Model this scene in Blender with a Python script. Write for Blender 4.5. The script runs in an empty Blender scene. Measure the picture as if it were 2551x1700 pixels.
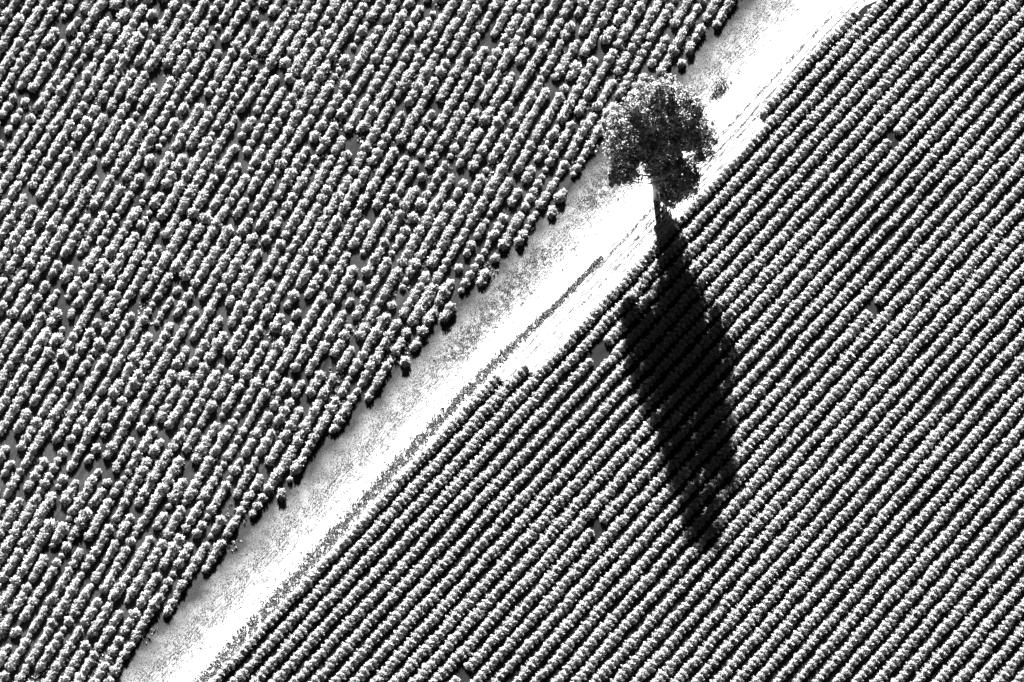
import bpy, math, random
import numpy as np
from mathutils import Vector, noise

random.seed(11)
RNG = np.random.default_rng(11)
C = bpy.context.scene.collection
sc = bpy.context.scene

# ------------------------------------------------------------------ camera
TH = math.radians(30.0)          # tilt away from straight down
F = 18000.0                      # focal length in photograph pixels (2551 wide)
PPM = 24.0                       # photograph pixels per metre at the middle
D = F / PPM
cam = bpy.data.cameras.new('camera')
cam.sensor_width = 36.0
cam.lens = 36.0 * F / 2551.0
cam.clip_start = 10.0
cam.clip_end = 20000.0
camo = bpy.data.objects.new('camera', cam)
camo.location = (0, -D * math.sin(TH), D * math.cos(TH))
camo.rotation_euler = (TH, 0, 0)
C.objects.link(camo)
sc.camera = camo

# ------------------------------------------------------------------ sky and sun
SUN_EL = math.radians(26.7)
SH_AZ = math.atan2(0.103, 1.0)   # shadows run away from the sun, slightly to the right
world = bpy.data.worlds.new("World")
sc.world = world
world.use_nodes = True
wn = world.node_tree
for n in list(wn.nodes):
    wn.nodes.remove(n)
sky = wn.nodes.new('ShaderNodeTexSky')
sky.sky_type = 'NISHITA'
sky.sun_disc = False
sky.sun_elevation = SUN_EL
sky.sun_rotation = -SH_AZ
sky.air_density = 0.12
sky.dust_density = 0.0
sky.ozone_density = 3.0
sep = wn.nodes.new('ShaderNodeSeparateColor')      # black and white film behind a red filter
bg = wn.nodes.new('ShaderNodeBackground')
bg.inputs['Strength'].default_value = 0.05
wo = wn.nodes.new('ShaderNodeOutputWorld')
wn.links.new(sky.outputs[0], sep.inputs[0])
wn.links.new(sep.outputs[0], bg.inputs['Color'])
wn.links.new(bg.outputs[0], wo.inputs['Surface'])

sl = bpy.data.lights.new('sun', 'SUN')
sl.energy = 5.0
sl.angle = math.radians(0.5)
sl.color = (1.0, 1.0, 1.0)
so = bpy.data.objects.new('sun', sl)
tosun = Vector((-math.sin(SH_AZ) * math.cos(SUN_EL), math.cos(SH_AZ) * math.cos(SUN_EL), math.sin(SUN_EL)))
so.rotation_euler = tosun.to_track_quat('Z', 'Y').to_euler()
so.location = (0, 0, 300)
C.objects.link(so)

sc.view_settings.view_transform = 'Standard'
sc.view_settings.look = 'None'
sc.view_settings.gamma = 1.0
sc.view_settings.exposure = 3.0
sc.cycles.diffuse_bounces = 1
sc.cycles.max_bounces = 3

# ------------------------------------------------------------------ pixel <-> ground
def g(px, py):
    u, v = px - 1275.5, 850.0 - py
    s = D * math.cos(TH) / (F * math.cos(TH) - v * math.sin(TH))
    return Vector((s * u, -D * math.sin(TH) + s * (v * math.cos(TH) + F * math.sin(TH)), 0.0))

def pix(x, y, z=0.0):
    dy, dz = y + D * math.sin(TH), z - D * math.cos(TH)
    up = dy * math.cos(TH) + dz * math.sin(TH)
    fw = dy * math.sin(TH) - dz * math.cos(TH)
    return 1275.5 + F * x / fw, 850.0 - F * up / fw

def in_view(px, py, mx=150, my=130):
    return -mx < px < 2551 + mx and -my < py < 1700 + my

def xA(py):                      # line of the first row beside the track
    return 850.0 + (1362.0 - py) / 1.08

def interp(pts, v):
    if v <= pts[0][0]: return pts[0][1]
    for (a, b), (c, d) in zip(pts, pts[1:]):
        if v <= c: return b + (d - b) * (v - a) / (c - a)
    return pts[-1][1]

# left field's edge: distance in pixels left of line A, by picture height
EDGE_L = [(-150, -254), (0, -254), (70, -246), (130, -252), (173, -250), (250, -262), (325, -264), (412, -250), (466, -239),
          (526, -232), (602, -242), (699, -238), (797, -236), (850, -234), (980, -252), (1094, -269), (1175, -248),
          (1219, -250), (1300, -258), (1370, -252), (1479, -260), (1571, -256), (1636, -249), (1700, -228), (1850, -228)]

# ------------------------------------------------------------------ helpers
def props(o, label=None, cat=None, group=None, kind=None):
    if label: o['label'] = label
    if cat: o['category'] = cat
    if group: o['group'] = group
    if kind: o['kind'] = kind
    return o

def mesh_np(name, V, Fc, mats, mi=None, smooth=False):
    me = bpy.data.meshes.new(name)
    V = np.asarray(V, dtype=np.float32); Fc = np.asarray(Fc, dtype=np.int32)
    k = Fc.shape[1]
    me.vertices.add(len(V)); me.vertices.foreach_set('co', V.ravel())
    me.loops.add(Fc.size); me.loops.foreach_set('vertex_index', Fc.ravel())
    me.polygons.add(len(Fc))
    me.polygons.foreach_set('loop_start', np.arange(0, Fc.size, k, dtype=np.int32))
    me.polygons.foreach_set('loop_total', np.full(len(Fc), k, dtype=np.int32))
    if mi is not None: me.polygons.foreach_set('material_index', np.asarray(mi, dtype=np.int32))
    if smooth: me.polygons.foreach_set('use_smooth', np.ones(len(Fc), dtype=bool))
    for m in mats: me.materials.append(m)
    me.update(calc_edges=True)
    return me

def link(name, me, parent=None):
    o = bpy.data.objects.new(name, me)
    C.objects.link(o)
    if parent: o.parent = parent
    return o

def empty(name, loc):
    o = bpy.data.objects.new(name, None)
    o.empty_display_size = 0.5
    o.location = loc
    C.objects.link(o)
    return o

# ------------------------------------------------------------------ materials (a monochrome place: greys only)
class MT:
    def __init__(s, name, rough=0.9, spec=0.15):
        s.m = bpy.data.materials.new(name); s.m.use_nodes = True
        s.t = s.m.node_tree; s.b = s.t.nodes['Principled BSDF']
        s.b.inputs['Roughness'].default_value = rough
        s.b.inputs['Specular IOR Level'].default_value = spec
        s.pos = s.t.nodes.new('ShaderNodeTexCoord').outputs['Object']
    def n(s, typ, **kw):
        nd = s.t.nodes.new(typ)
        for k, v in kw.items(): setattr(nd, k, v)
        return nd
    def lk(s, a, b): s.t.links.new(a, b)
    def math(s, op, a, b=None, c=None, clamp=False):
        nd = s.n('ShaderNodeMath', operation=op, use_clamp=clamp)
        for i, v in enumerate((a, b, c)):
            if v is None: continue
            if isinstance(v, (int, float)): nd.inputs[i].default_value = v
            else: s.lk(v, nd.inputs[i])
        return nd.outputs[0]
    def noise(s, vec, scale, detail=3.0, rough=0.55):
        nd = s.n('ShaderNodeTexNoise')
        nd.inputs['Scale'].default_value = scale; nd.inputs['Detail'].default_value = detail
        nd.inputs['Roughness'].default_value = rough
        s.lk(vec, nd.inputs['Vector'])
        return nd.outputs['Fac']
    def remap(s, v, a, b, c, d, smooth=False):
        nd = s.n('ShaderNodeMapRange')
        if smooth: nd.interpolation_type = 'SMOOTHSTEP'
        s.lk(v, nd.inputs['Value'])
        for k, x in zip(('From Min', 'From Max', 'To Min', 'To Max'), (a, b, c, d)): nd.inputs[k].default_value = x
        return nd.outputs['Result']
    def mix(s, f, a, b):
        nd = s.n('ShaderNodeMix', data_type='FLOAT')
        for k, v in ((0, f), (2, a), (3, b)):
            if isinstance(v, (int, float)): nd.inputs[k].default_value = v
            else: s.lk(v, nd.inputs[k])
        return nd.outputs[0]
    def grey(s, v):
        c = s.n('ShaderNodeCombineColor')
        for i in range(3):
            if isinstance(v, (int, float)): c.inputs[i].default_value = v
            else: s.lk(v, c.inputs[i])
        s.lk(c.outputs[0], s.b.inputs['Base Color'])
        return s
    def rot(s, ang, sx=1.0, sy=1.0):     # coordinates turned so x runs along the rows
        mp = s.n('ShaderNodeMapping', vector_type='POINT')
        s.lk(s.pos, mp.inputs['Vector'])
        mp.inputs['Rotation'].default_value = (0, 0, -ang)
        m2 = s.n('ShaderNodeMapping', vector_type='POINT')
        s.lk(mp.outputs[0], m2.inputs['Vector'])
        m2.inputs['Scale'].default_value = (sx, sy, 1)
        return mp.outputs[0], m2.outputs[0]

pa, pb = g(600, 1632), g(2000, 120)
ALPHA = math.atan2(*(reversed((pb - pa).xy)))          # right rows' direction on the ground
a1, b1 = g(400, 900), g(400 + 400 / 1.66, 500)
BETA = math.atan2(b1.y - a1.y, b1.x - a1.x)            # left rows' direction
dR = Vector((math.cos(ALPHA), math.sin(ALPHA), 0)); nR = Vector((math.sin(ALPHA), -math.cos(ALPHA), 0))
dL = Vector((math.cos(BETA), math.sin(BETA), 0)); nL = Vector((math.sin(BETA), -math.cos(BETA), 0))
A0 = g(xA(969.0), 969.0)
OFF_A = A0.dot(nR)
M_PER_T = math.sin(ALPHA) / PPM                        # metres across the track per pixel of t

def soil_mat(name, ang, base_lo, base_hi):
    m = MT(name, 1.0, 0.05)
    _, st = m.rot(ang, 0.25, 1.6)
    a = m.noise(st, 1.0, 4)
    b = m.noise(m.pos, 0.07, 2)
    c = m.noise(m.pos, 6.0, 3, 0.7)
    v = m.remap(m.math('ADD', m.math('MULTIPLY', a, 0.5), m.math('MULTIPLY', b, 0.5)), 0.36, 0.64, base_lo, base_hi)
    v = m.math('MULTIPLY', v, m.remap(c, 0.3, 0.7, 0.55, 1.45))
    return m.grey(v).m

soil = soil_mat('tilled_soil', ALPHA, 0.004, 0.016)
soil_left = soil_mat('stony_soil', BETA, 0.006, 0.034)

def across(m):                    # metres to the right of row line A
    sp = m.n('ShaderNodeSeparateXYZ'); m.lk(m.pos, sp.inputs[0])
    v = m.math('MULTIPLY', sp.outputs[0], math.sin(ALPHA))
    v = m.math('MULTIPLY_ADD', sp.outputs[1], -math.cos(ALPHA), v)
    return m.math('SUBTRACT', v, OFF_A)

def stripes(m, ac, st, lines):    # broken dark lines where wheels pressed stones and dirt
    tot = None
    for i, (c, w, lo) in enumerate(lines):
        wob = m.math('MULTIPLY_ADD', m.noise(st, 0.35, 2), 0.5, c - 0.25)
        d = m.math('ABSOLUTE', m.math('SUBTRACT', ac, wob))
        k = m.remap(d, 0, w, 1, 0)
        k = m.math('MULTIPLY', k, m.remap(m.noise(st, 3.0 + 0.3 * i, 3, 0.7), lo, lo + 0.07, 0, 1))
        tot = k if tot is None else m.math('MAXIMUM', tot, k)
    return tot

def track_mat():
    m = MT('pale_dusty_dirt', 1.0, 0.0)
    ac = across(m)
    co, st = m.rot(ALPHA, 0.7, 1.0)
    _, fine = m.rot(ALPHA, 0.3, 5.0)
    v = m.remap(m.noise(m.pos, 5.0, 4, 0.7), 0.25, 0.5, 0.32, 0.5)
    k = stripes(m, ac, st, [(-2.9, .12, .5), (-0.62, .12, .44), (0.0, .16, .42), (0.9, .15, .40), (1.35, .10, .43), (1.9, .12, .44), (2.3, .10, .44), (2.65, .10, .44)])
    v = m.mix(k, v, 0.025)
    # fine parallel scratches in the strip nearest the right field
    f = m.remap(m.noise(fine, 1.6, 4, 0.75), 0.505, 0.55, 0, 1)
    f = m.math('MULTIPLY', f, m.remap(ac, -1.6, 0.4, 0.12, 1))
    v = m.mix(m.math('MULTIPLY', f, 0.9), v, 0.03)
    return m.grey(v).m

def verge_mat():
    m = MT('dry_grass_verge', 1.0, 0.0)
    ac = across(m)
    co, st = m.rot(ALPHA, 0.5, 1.0)
    _, fine = m.rot(ALPHA, 0.8, 5.0)
    n1 = m.noise(m.pos, 0.35, 3)
    edge = m.math('MULTIPLY_ADD', n1, 3.2, ac)
    side = m.remap(edge, -7.0, -5.0, 0, 1, True)
    side2 = m.remap(edge, -5.5, -2.2, 0, 1)
    grain = m.noise(m.pos, 9.0, 3, 0.8)
    base = m.mix(side, 0.03, m.mix(side2, 0.12, 0.33))
    v = m.math('MULTIPLY', base, m.remap(grain, 0.35, 0.6, 0.15, 1.35))
    k = stripes(m, ac, st, [(-6.1, .07, .50), (-5.7, .07, .48), (-5.35, .08, .46), (-5.0, .08, .46), (-4.6, .1, .45), (-4.2, .09, .5), (-3.8, .07, .52)])
    v = m.mix(m.math('MULTIPLY', k, 0.9), v, 0.015)
    f = m.remap(m.noise(fine, 2.0, 3, 0.7), 0.56, 0.62, 0, 1)
    v = m.mix(m.math('MULTIPLY', f, 0.75), v, 0.03)
    return m.grey(v).m

def plain(name, val, var=0.2, scale=4.0, rough=0.85, spec=0.2):
    m = MT(name, rough, spec)
    v = m.remap(m.noise(m.pos, scale, 2), 0.3, 0.7, val * (1 - var), val * (1 + var))
    return m.grey(v).m

def island(name, lo, hi, rough=0.8, spec=0.2, trans=0.0, powr=1.0):
    m = MT(name, rough, spec)
    gm = m.n('ShaderNodeNewGeometry')
    v = m.remap(m.math('POWER', gm.outputs['Random Per Island'], powr), 0, 1, lo, hi)
    m.grey(v)
    if trans:                       # thin petals let some light through
        tb = m.n('ShaderNodeBsdfTranslucent'); mx = m.n('ShaderNodeMixShader')
        mx.inputs[0].default_value = trans
        m.lk(m.b.inputs['Base Color'].links[0].from_socket, tb.inputs['Color'])
        m.lk(m.b.outputs[0], mx.inputs[1]); m.lk(tb.outputs[0], mx.inputs[2])
        m.lk(mx.outputs[0], m.t.nodes['Material Output'].inputs['Surface'])
    return m.m

M_flower = island('lavender_flower', 0.06, 0.90, trans=.3, powr=.8)
M_flower2 = island('lavender_flower_mature', 0.04, 0.85, trans=.3, powr=.8)
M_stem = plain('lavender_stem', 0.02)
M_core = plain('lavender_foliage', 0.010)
M_bark = plain('bark', 0.30, 0.4, 3.0)
M_leaf = island('tree_leaf', 0.005, 0.38, 0.6, 0.3)
M_weed = island('weed_leaf', 0.1, 0.8)
M_grassd = island('dark_grass', 0.01, 0.12)
M_scrub = island('scrub', 0.01, 0.35)
M_track = track_mat(); M_verge = verge_mat()

# ------------------------------------------------------------------ ground sheets
def sheet(name, pts, z, mat):
    me = bpy.data.meshes.new(name)
    me.from_pydata([(p[0], p[1], z) for p in pts], [], [list(range(len(pts)))])
    me.materials.append(mat); me.update()
    if me.polygons[0].normal.z < 0: me.flip_normals()
    o = link(name, me)
    return props(o, kind='structure')

S = 3000
sheet('field_ground', [(-S, -S), (S, -S), (S, S), (-S, S)], 0.0, soil)
# stony ground of the left field
lpts = [g(xA(y) + interp(EDGE_L, y) + 25, y) for y in range(2300, -900, -60)]
lft = [g(-1500, -2000), g(-1500, 2300)]
sheet('left_field_ground', [p.xy for p in lpts] + [g(xA(-2000) - 240, -2000).xy] + [p.xy for p in lft], 0.004, soil_left)

def ribbon(name, lf, rf, ys, z, mat):
    V, Fc = [], []
    for y in ys:
        a, b = g(xA(y) + lf(y), y), g(xA(y) + rf(y), y)
        V += [(a.x, a.y, z), (b.x, b.y, z)]
    for i in range(len(ys) - 1):
        Fc.append((2 * i, 2 * i + 1, 2 * i + 3, 2 * i + 2))
    o = link(name, mesh_np(name, V, Fc, [mat]))
    return props(o, kind='structure')

# right side of the track, following the stepped ends of the right field's rows
EDGE_R = [(-900, 110), (0, 80), (16, 58), (60, 56), (284, 62), (300, 100), (600, 104), (900, 94), (925, 90), (932, 50), (944, 44), (955, 0), (2400, 0)]
def edge_r(y): return interp(EDGE_R, y) - 2
def wob(y, s, a): return a * noise.noise(Vector((y * s, 3.3, 0)))
ys = list(range(2300, -900, -6))
ribbon('verge', lambda y: interp(EDGE_L, y) - 22 + wob(y, .03, 14), lambda y: -96.0, ys, 0.008, M_verge)
ribbon('dirt_track', lambda y: -112 + wob(y, .02, 22) + wob(y, .11, 8), edge_r, ys, 0.012, M_track)

# ------------------------------------------------------------------ lavender bushes
def spikes(n, tips, roots, width, rng):
    """n slender flower spikes: thin dark stem below, pale bipyramid head above"""
    ax = tips - roots
    ln = np.linalg.norm(ax, axis=1, keepdims=True); ax = ax / ln + rng.normal(size=ax.shape) * .14; ax /= np.linalg.norm(ax, axis=1, keepdims=True)
    ref = np.tile(np.array([[0.3, 0.2, 0.93]]), (n, 1))
    u = np.cross(ax, ref); u /= np.linalg.norm(u, axis=1, keepdims=True) + 1e-6
    v = np.cross(ax, u)
    hb = tips - ax * (0.20 + 0.16 * rng.random((n, 1)))        # head base
    mid = hb + (tips - hb) * 0.35
    w = width * (0.7 + 0.6 * rng.random((n, 1)))
    V = [roots + u * 0.008, roots - u * 0.008, hb]
    Vm = [mid + w * (u * math.cos(a) + v * math.sin(a)) for a in (0.3, 0.3 + 2.094, 0.3 + 4.189)]
    allv = np.stack(V + Vm + [tips, hb], axis=1).reshape(-1, 3)   # 8 per spike
    base = np.arange(n)[:, None] * 8
    st = base + np.array([[0, 1, 2]])
    head = np.concatenate([base + np.array([f]) for f in ((3, 4, 6), (4, 5, 6), (5, 3, 6), (4, 3, 7), (5, 4, 7), (3, 5, 7))], axis=0)
    return allv, np.concatenate([st, head], axis=0), np.concatenate([np.zeros(len(st)), np.ones(len(head))])

def dome(cx, cy, rx, ry, h, seed, k=0.56):
    V, Fc = [], []
    R, Sg = 5, 12
    for i in range(R + 1):
        ph = math.pi / 2 * i / R
        for j in range(Sg):
            a = 2 * math.pi * j / Sg
            q = k * (0.85 + 0.3 * noise.noise(Vector((math.cos(a) * 1.7 + seed, math.sin(a) * 1.7, i * .6))))
            V.append((cx + rx * q * math.cos(a) * math.cos(ph), cy + ry * q * math.sin(a) * math.cos(ph), h * q * math.sin(ph) * 1.02))
    for i in range(R):
        for j in range(Sg):
            a, b = i * Sg + j, i * Sg + (j + 1) % Sg
            Fc.append((a, b, b + Sg)); Fc.append((a, b + Sg, a + Sg))
    return np.array(V), np.array(Fc)

def bush_mesh(name, tufts, width, mat, seed):
    rng = np.random.default_rng(seed)
    Vs, Fs, Ms, off = [], [], [], 0
    for (cx, cy, rx, ry, h, n) in tufts:
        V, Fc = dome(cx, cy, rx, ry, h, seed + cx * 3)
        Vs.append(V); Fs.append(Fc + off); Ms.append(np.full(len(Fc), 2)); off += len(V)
        az = rng.random(n) * 2 * math.pi
        sz = rng.random(n) ** 0.85                    # sine of elevation
        cz = np.sqrt(1 - sz ** 2)
        lump = 1 + 0.10 * np.sin(az * 5 + seed) + 0.08 * np.sin(az * 3 + sz * 6 + seed)
        rr = (0.70 + 0.50 * rng.random(n)) * lump
        tips = np.stack([cx + rx * cz * np.cos(az) * rr, cy + ry * cz * np.sin(az) * rr, 0.04 + h * (sz * 0.92 + 0.08) * rr], axis=1)
        roots = np.stack([cx + rx * cz * np.cos(az) * .35, cy + ry * cz * np.sin(az) * .35, h * sz * .4], axis=1)
        V, Fc, mi = spikes(n, tips, roots, width, rng)
        Vs.append(V); Fs.append(Fc + off); Ms.append(mi); off += len(V)
    mi = np.concatenate(Ms)
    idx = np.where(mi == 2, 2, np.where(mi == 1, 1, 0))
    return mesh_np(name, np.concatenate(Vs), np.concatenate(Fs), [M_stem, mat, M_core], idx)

LB, LS, RB = [], [], []
for i in range(9):
    r = random.Random(100 + i)
    if i % 3 == 0:
        t = [(0, 0, .60, .60, .68, 420)]
    elif i % 3 == 1:
        t = [(-.22, r.uniform(-.06, .06), .53, .55, .64, 280), (.26, r.uniform(-.06, .06), .50, .53, .60, 270)]
    else:
        t = [(-.12, .05, .56, .58, .64, 330), (.32, -.04, .42, .46, .52, 190)]
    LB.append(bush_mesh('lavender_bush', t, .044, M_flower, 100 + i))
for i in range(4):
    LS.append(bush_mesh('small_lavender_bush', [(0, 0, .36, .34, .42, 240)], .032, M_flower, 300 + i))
for i in range(9):
    r = random.Random(200 + i)
    t = []
    for q in (-.34, .34):
        t.append((q + r.uniform(-.06, .06), r.uniform(-.06, .06), .42 + r.uniform(-.05, .05), .56 + r.uniform(-.05, .05), .56 + r.uniform(-.06, .06), 300))
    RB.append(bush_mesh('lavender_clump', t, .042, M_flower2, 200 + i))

def ordn(n):
    return '%d%s' % (n, 'th' if 10 <= n % 100 <= 20 else {1: 'st', 2: 'nd', 3: 'rd'}.get(n % 10, 'th'))

def make_row(pts, label, group, ang):
    """pts: list of (x, y, mesh, scale, turn, (sx,sy,sz))"""
    n = len(pts)
    cx, cy = pts[n // 2][0], pts[n // 2][1]
    root = empty('lavender_row', (cx, cy, 0))
    props(root, label, 'lavender row', group)
    for (x, y, me, turn, scl) in pts:
        o = bpy.data.objects.new('lavender_bush', me)
        o.location = (x - cx, y - cy, 0)
        o.rotation_euler = (0, 0, ang + turn)
        o.scale = scl
        o.parent = root
        C.objects.link(o)
    return root

# --- right field: long even rows parallel to the track
PR = 52.5 / PPM / math.cos(TH) * math.cos(ALPHA)
TREE = g(1636, 494)
nrows_r = 0
for k in range(0, 43):
    off = OFF_A + k * PR
    pts = []
    s = -140.0 + random.uniform(0, 1)
    ph = random.uniform(0, 100)
    skip = 0
    while s < 140:
        lat = off + 0.11 * noise.noise(Vector((s * .12, ph, 0))) + 0.05 * noise.noise(Vector((s * .6, ph, 5)))
        p = dR * s + nR * lat
        px, py = pix(p.x, p.y)
        step = 1.36
        ok = in_view(px, py, 110, 90)
        if ok:
            if k == 0 and py < 950: ok = False
            if k == 1 and (py < 926 and not (-200 < py < 288)): ok = False
            if k == 1 and py < 22 : ok = False
        if ok:
            if k == 1 and py < 288:
                p = p + nR * 0.1
            vig = noise.noise(Vector((p.x * .09, p.y * .09, 2)))
            u = random.random()
            if skip > 0: skip -= 1; ok = False
            elif u < 0.003: ok = False
            if ok:
                w = 1.0 + 0.22 * vig + random.uniform(-.10, .10)
                h = 1.0 + 0.10 * vig + random.uniform(-.10, .10)
                pts.append((p.x, p.y, random.choice(RB), random.choice((0, math.pi)) + random.uniform(-.14, .14), (1.0 + random.uniform(-.05, .04), w, h)))
        s += step + random.uniform(-.04, .04)
    if not pts: continue
    nrows_r += 1
    which = {0: 'short first row beside the scrub strip'}.get(k, '%s row counted from the pale track' % ordn(k + 1))
    make_row(pts, 'even dense lavender row in the right field, ' + which, 'rows of the dense right field', ALPHA)

# --- left field: patchy rows of round bushes meeting the verge at a slant
PL = 37.4 / PPM * math.sin(BETA)
OFF_L0 = g(4, 4).dot(nL)
rows_l = []
for j in range(0, 56):
    off = OFF_L0 + j * PL
    pts = []
    s = -140.0 + random.uniform(0, 1); ph = random.uniform(0, 100)
    run = random.randint(2, 6)
    while s < 140:
        lat = off + 0.22 * noise.noise(Vector((s * .10, ph, 0))) + 0.07 * noise.noise(Vector((s * .7, ph, 5)))
        p = dL * s + nL * lat
        px, py = pix(p.x, p.y)
        step = 0.98
        if in_view(px, py, 110, 90) and px < xA(py) + interp(EDGE_L, py) - 14 + random.uniform(-12, 6):
            vig = noise.noise(Vector((p.x * .16, p.y * .16, 7)))
            vig2 = noise.noise(Vector((p.x * .5, p.y * .5, 9)))
            u = random.random()
            miss = 0.05 + 0.30 * max(0, -vig - .15) + .14 * max(0, -vig2)
            run -= 1
            if run <= 0:
                s += random.uniform(.15, .55); run = random.randint(2, 8)
            if u < miss: pass
            elif u < miss + 0.06:
                pts.append((p.x, p.y, random.choice(LS), random.uniform(0, 6.3), (1, 1, 1)))
            else:
                f = 0.96 + .22 * vig + random.uniform(-.12, .12)
                pts.append((p.x, p.y, random.choice(LB), random.choice((0, math.pi)) + random.uniform(-.25, .25),
                            (f * random.uniform(.93, 1.12), f * random.uniform(.80, .96), f * random.uniform(.9, 1.25))))
        s += step * random.uniform(.86, 1.14)
    if len(pts) < 2: continue
    rows_l.append(pts)
for j, pts in enumerate(rows_l):
    make_row(pts, 'patchy lavender row of round bushes in the left field, %s from the upper left corner' % ordn(j + 1),
             'rows of the patchy left field', BETA)

# ------------------------------------------------------------------ little growth: weeds, dry grass, scrub
def tufts_mesh(name, P, size, tall, mat, seed, per=3, along=None):
    """tiny leaning blades: per blades at each point of P (N,2)"""
    rng = np.random.default_rng(seed)
    P = np.repeat(P, per, axis=0); n = len(P)
    sz = np.repeat(size, per)[:, None]; tl = np.repeat(tall, per)[:, None]
    az = rng.random(n) * 2 * math.pi
    d = np.stack([np.cos(az), np.sin(az)], axis=1)
    q = np.stack([-d[:, 1], d[:, 0]], axis=1)
    b = P + d * sz * .3 * rng.random((n, 1))
    z0 = np.zeros((n, 1)) + .01
    lean = sz * (.3 + rng.random((n, 1)))
    v0 = np.hstack([b + q * sz * .5, z0]); v1 = np.hstack([b - q * sz * .5, z0])
    v2 = np.hstack([b + d * lean - q * sz * .35, tl * (.6 + .4 * rng.random((n, 1)))])
    v3 = np.hstack([b + d * lean + q * sz * .35, tl * (.6 + .4 * rng.random((n, 1)))])
    V = np.stack([v0, v1, v2, v3], axis=1).reshape(-1, 3)
    Fc = np.arange(n * 4).reshape(-1, 4)
    return mesh_np(name, V, Fc, [mat])

def scatter(n, fn, seed):
    rng = random.Random(seed); out = []
    while len(out) < n:
        r = fn(rng)
        if r: out.append(r)
    return np.array(out)

def strip_pts(tc, tw, y0, y1, noise_scale=.12, thr=-1.0):
    def fn(r):
        y = r.uniform(y0, y1); c = interp(tc, y)
        t = c + r.gauss(0, 1) * interp(tw, y)
        p = g(xA(y) + t, y)
        if noise.noise(Vector((p.x * noise_scale * 8, p.y * noise_scale * 8, 1))) < thr: return None
        return (p.x, p.y)
    return fn

# scrubby strip between track and first right row
P = scatter(11000, strip_pts([(560, -18), (748, -20), (907, -43), (1191, -50), (1480, -40), (1800, -32)],
                            [(560, 2), (748, 5), (907, 9), (1191, 13), (1800, 14)], 640, 1800, .3, -.25), 5)
o = link('scrub_strip', tufts_mesh('scrub_strip', P, RNG.uniform(.05, .12, len(P)), RNG.uniform(.04, .16, len(P)), M_scrub, 5))
props(o, 'strip of low dark scrub between the pale track and the right field', 'scrub', kind='stuff')
# speckled dry grass on the verge
P = scatter(24000, strip_pts([(0, -175), (1700, -165)], [(0, 36), (1700, 34)], -80, 1790, .12, -.2), 6)
P2 = scatter(4500, strip_pts([(620, -175), (900, -160)], [(620, 28), (900, 24)], 620, 900, .2, -.1), 7)
P3 = scatter(2500, strip_pts([(380, -190), (500, -170)], [(380, 30), (500, 30)], 360, 520, .2, -.1), 71)
P = np.concatenate([P, P2, P3])
o = link('dry_grass', tufts_mesh('dry_grass', P, RNG.uniform(.02, .055, len(P)), RNG.uniform(.02, .08, len(P)), M_grassd, 6, 3))
props(o, 'thin dry grass speckling the verge along the left field', 'grass', kind='stuff')
# wheel-line debris on the track
Ps = []
for i, (t, w, n, y0, y1) in enumerate([(-84, 3.0, 900, 300, 1790), (-108, 5.0, 1500, -80, 1790), (-100, 4, 500, -80, 500), (-4, 2.2, 1300, 40, 700), (28, 2.4, 900, -80, 600), (45, 2, 900, -80, 760)]):
    Ps.append(scatter(n, strip_pts([(0, t), (1700, t - 4)], [(0, w), (1700, w)], y0, y1, .15, -.1), 20 + i))
P = np.concatenate(Ps)
o = link('track_weeds', tufts_mesh('track_weeds', P, RNG.uniform(.03, .10, len(P)), RNG.uniform(.02, .08, len(P)), M_grassd, 8, 2))
props(o, 'tiny weeds and debris lying along the wheel lines of the track', 'weeds', kind='stuff')
# broad-leaved weeds filling gaps of the left field
def weedfn(r):
    px, py = r.uniform(-60, 1900), r.uniform(-60, 1760)
    if px > xA(py) + interp(EDGE_L, py) - 5: return None
    p = g(px, py)
    if noise.noise(Vector((p.x * .3, p.y * .3, 21))) < .26: return None
    return (p.x, p.y)
P = scatter(5000, weedfn, 9)
o = link('weeds', tufts_mesh('weeds', P, RNG.uniform(.05, .13, len(P)), RNG.uniform(.08, .35, len(P)), M_weed, 9, 5))
props(o, 'small leafy weeds scattered in the gaps of the left field', 'weeds', kind='stuff')

# ------------------------------------------------------------------ tree
def tube(path, radii, seg=10):
    V, Fc = [], []
    for i, (p, r) in enumerate(zip(path, radii)):
        a = path[min(i + 1, len(path) - 1)] - path[max(i - 1, 0)]
        a.normalize()
        u = a.orthogonal().normalized(); v = a.cross(u)
        for j in range(seg):
            t = 2 * math.pi * j / seg
            rr = r * (1 + .08 * math.sin(3 * t + i))
            V.append(p + u * rr * math.cos(t) + v * rr * math.sin(t))
    for i in range(len(path) - 1):
        for j in range(seg):
            a, b = i * seg + j, i * seg + (j + 1) % seg
            Fc.append((a, b, b + seg, a + seg))
    return [tuple(v) for v in V], Fc

LOBES = [  # x, y (away), height, radius, vertical stretch -- photograph pixels round the trunk's foot
    (-100, 60, 235, 34, 1.0), (4, 15, 250, 88, 1.05), (4, 15, 335, 80, 1.1), (74, 5, 405, 34, 1.1), (6, 12, 420, 72, 1.0), (4, 2, 482, 46, 1.0),
    (-84, -36, 196, 32, 1.1), (-100, -44, 172, 22, 1.0), (45, -40, 150, 50, 1.0), (62, -66, 196, 44, 1.0), (34, -62, 120, 32, 1.0),
    (106, 30, 268, 36, 1.0), (112, 14, 210, 28, 1.1), (-66, 33, 325, 48, 1.1), (-78, 0, 250, 52, 1.0), (22, 62, 290, 66, 1.0), (-30, 60, 250, 56, 1.0),
    (60, 20, 380, 40, 1.0), (6, 46, 108, 42, 1.0), (10, 40, 78, 26, 1.0), (12, 26, 56, 17, 1.0), (-50, 20, 400, 36, 1.0), (80, 5, 330, 40, 1.0)]
LOBES = [tuple(v / PPM for v in l[:4]) + (l[4],) for l in LOBES]
root = empty('broadleaf_tree', (TREE.x, TREE.y, 0))
props(root, 'tall leafy tree standing alone between the pale track and the left field', 'tree')
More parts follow.
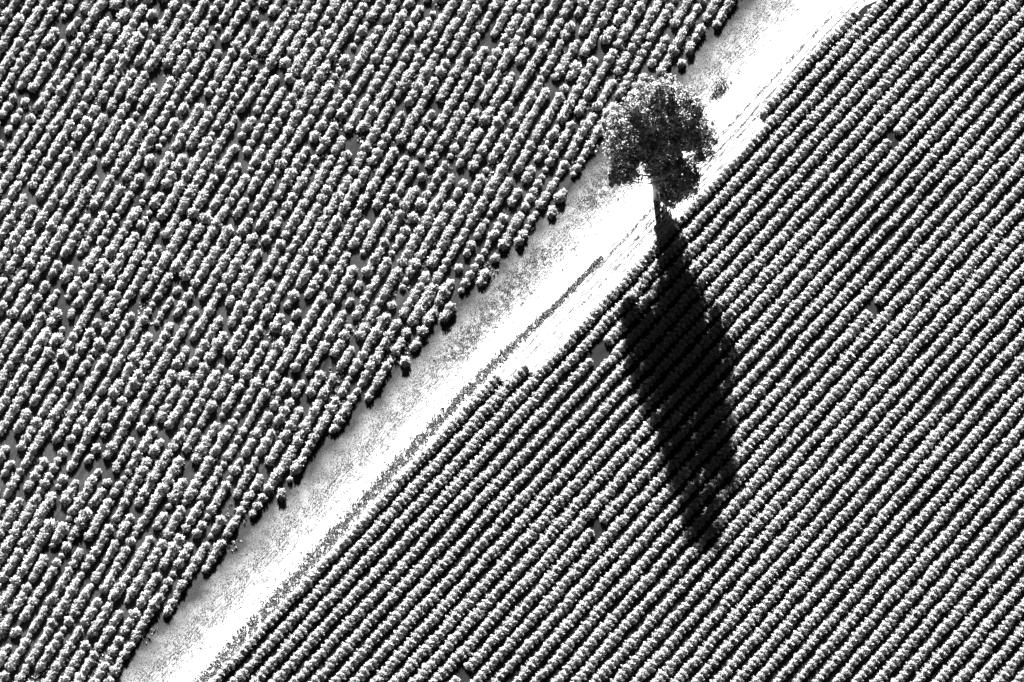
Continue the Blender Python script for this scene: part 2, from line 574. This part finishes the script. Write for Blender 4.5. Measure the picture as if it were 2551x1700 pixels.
path = [Vector((0.0, 0.0, -0.1)), Vector((-.15, .05, 1.6)), Vector((-.45, .12, 3.6)), Vector((-.7, .2, 6.6)), Vector((-.35, .4, 10.5)), Vector((.1, .4, 15)), Vector((.2, .1, 19))]
V, Fc = tube(path, [.38, .28, .26, .24, .20, .14, .05], 12)
link('trunk', mesh_np('trunk', V, Fc, [M_bark], smooth=True), root)
for l in LOBES[1:]:
    tip = Vector(l[:3]); h = max(2.0, tip.z - 1.6 - tip.xy.length * .6)
    k = interp([(p.z, i) for i, p in enumerate(path)], h); i0 = int(k); f = k - i0
    a = path[i0].lerp(path[min(i0 + 1, 6)], f)
    mid = a.lerp(tip, .5) + Vector((0, 0, -.3))
    V, Fc = tube([a, mid, tip], [.17, .10, .03], 7)
    link('limb', mesh_np('limb', V, Fc, [M_bark], smooth=True), root)

def leaves():
    rng = np.random.default_rng(4)
    cs, rs = [], []
    for (x, y, z, r, vs) in LOBES:
        n = int(14 * r * r) + 10
        d = rng.normal(size=(n, 3)); d /= np.linalg.norm(d, axis=1, keepdims=True)
        rad = r * (0.55 + 0.45 * rng.random((n, 1)) ** .5) * (1 + .15 * rng.normal(size=(n, 1)))
        c = d * rad; c[:, 2] *= vs
        cs.append(c + np.array([x, y, z])); rs.append(rng.uniform(.28, .78, n))
    cs = np.concatenate(cs); rs = np.concatenate(rs)
    cs[:, 2] = np.maximum(cs[:, 2], 1.6)
    m = 64
    c = np.repeat(cs, m, axis=0); rr = np.repeat(rs, m)[:, None]
    d = rng.normal(size=c.shape); d /= np.linalg.norm(d, axis=1, keepdims=True)
    c = c + d * rr * rng.random((len(c), 1)) ** .45
    n = len(c)
    nrm = d * .6 + rng.normal(size=(n, 3)) * .5 + np.array([0, 0, .45]); nrm /= np.linalg.norm(nrm, axis=1, keepdims=True)
    u = np.cross(nrm, rng.normal(size=(n, 3))); u /= np.linalg.norm(u, axis=1, keepdims=True); v = np.cross(nrm, u)
    L = rng.uniform(.09, .17, (n, 1)); W = L * .6
    V = np.stack([c - u * L, c + v * W - nrm * .02, c + u * L, c - v * W - nrm * .02], axis=1).reshape(-1, 3)
    print('leaves', n)
    return V, np.arange(4 * n).reshape(-1, 4)
V, Fc = leaves()
link('crown', mesh_np('crown', V, Fc, [M_leaf]), root)

# young shrub on the verge above the tree
sp = g(1792, 214)
rng = np.random.default_rng(3)
root = empty('verge_shrub', (sp.x, sp.y, 0))
props(root, 'small sparse shrub on the verge just above right of the tree', 'shrub')
for i in range(5):
    a = i * 1.3
    V, Fc = tube([Vector((0, 0, 0)), Vector((math.cos(a) * .3, math.sin(a) * .3, .3)), Vector((math.cos(a) * .7, math.sin(a) * .7, .5))], [.03, .02, .008], 5)
    link('stem', mesh_np('stem', V, Fc, [M_bark]), root)
c = rng.normal(size=(420, 3)) * np.array([[.5, .35, .16]]) + np.array([[0, 0, .4]])
c[:, 2] = np.maximum(c[:, 2], .06)
c[:, 1] += c[:, 0] * .8
n = len(c); nrm = rng.normal(size=(n, 3)) + np.array([0, 0, 1]); nrm /= np.linalg.norm(nrm, axis=1, keepdims=True)
u = np.cross(nrm, rng.normal(size=(n, 3))); u /= np.linalg.norm(u, axis=1, keepdims=True); v = np.cross(nrm, u)
V = np.stack([c - u * .1, c + v * .06, c + u * .1, c - v * .06], axis=1).reshape(-1, 3)
link('foliage', mesh_np('foliage', V, np.arange(4 * n).reshape(-1, 4), [M_leaf]), root)
print('rows', nrows_r, len(rows_l), 'objects', len(C.objects))
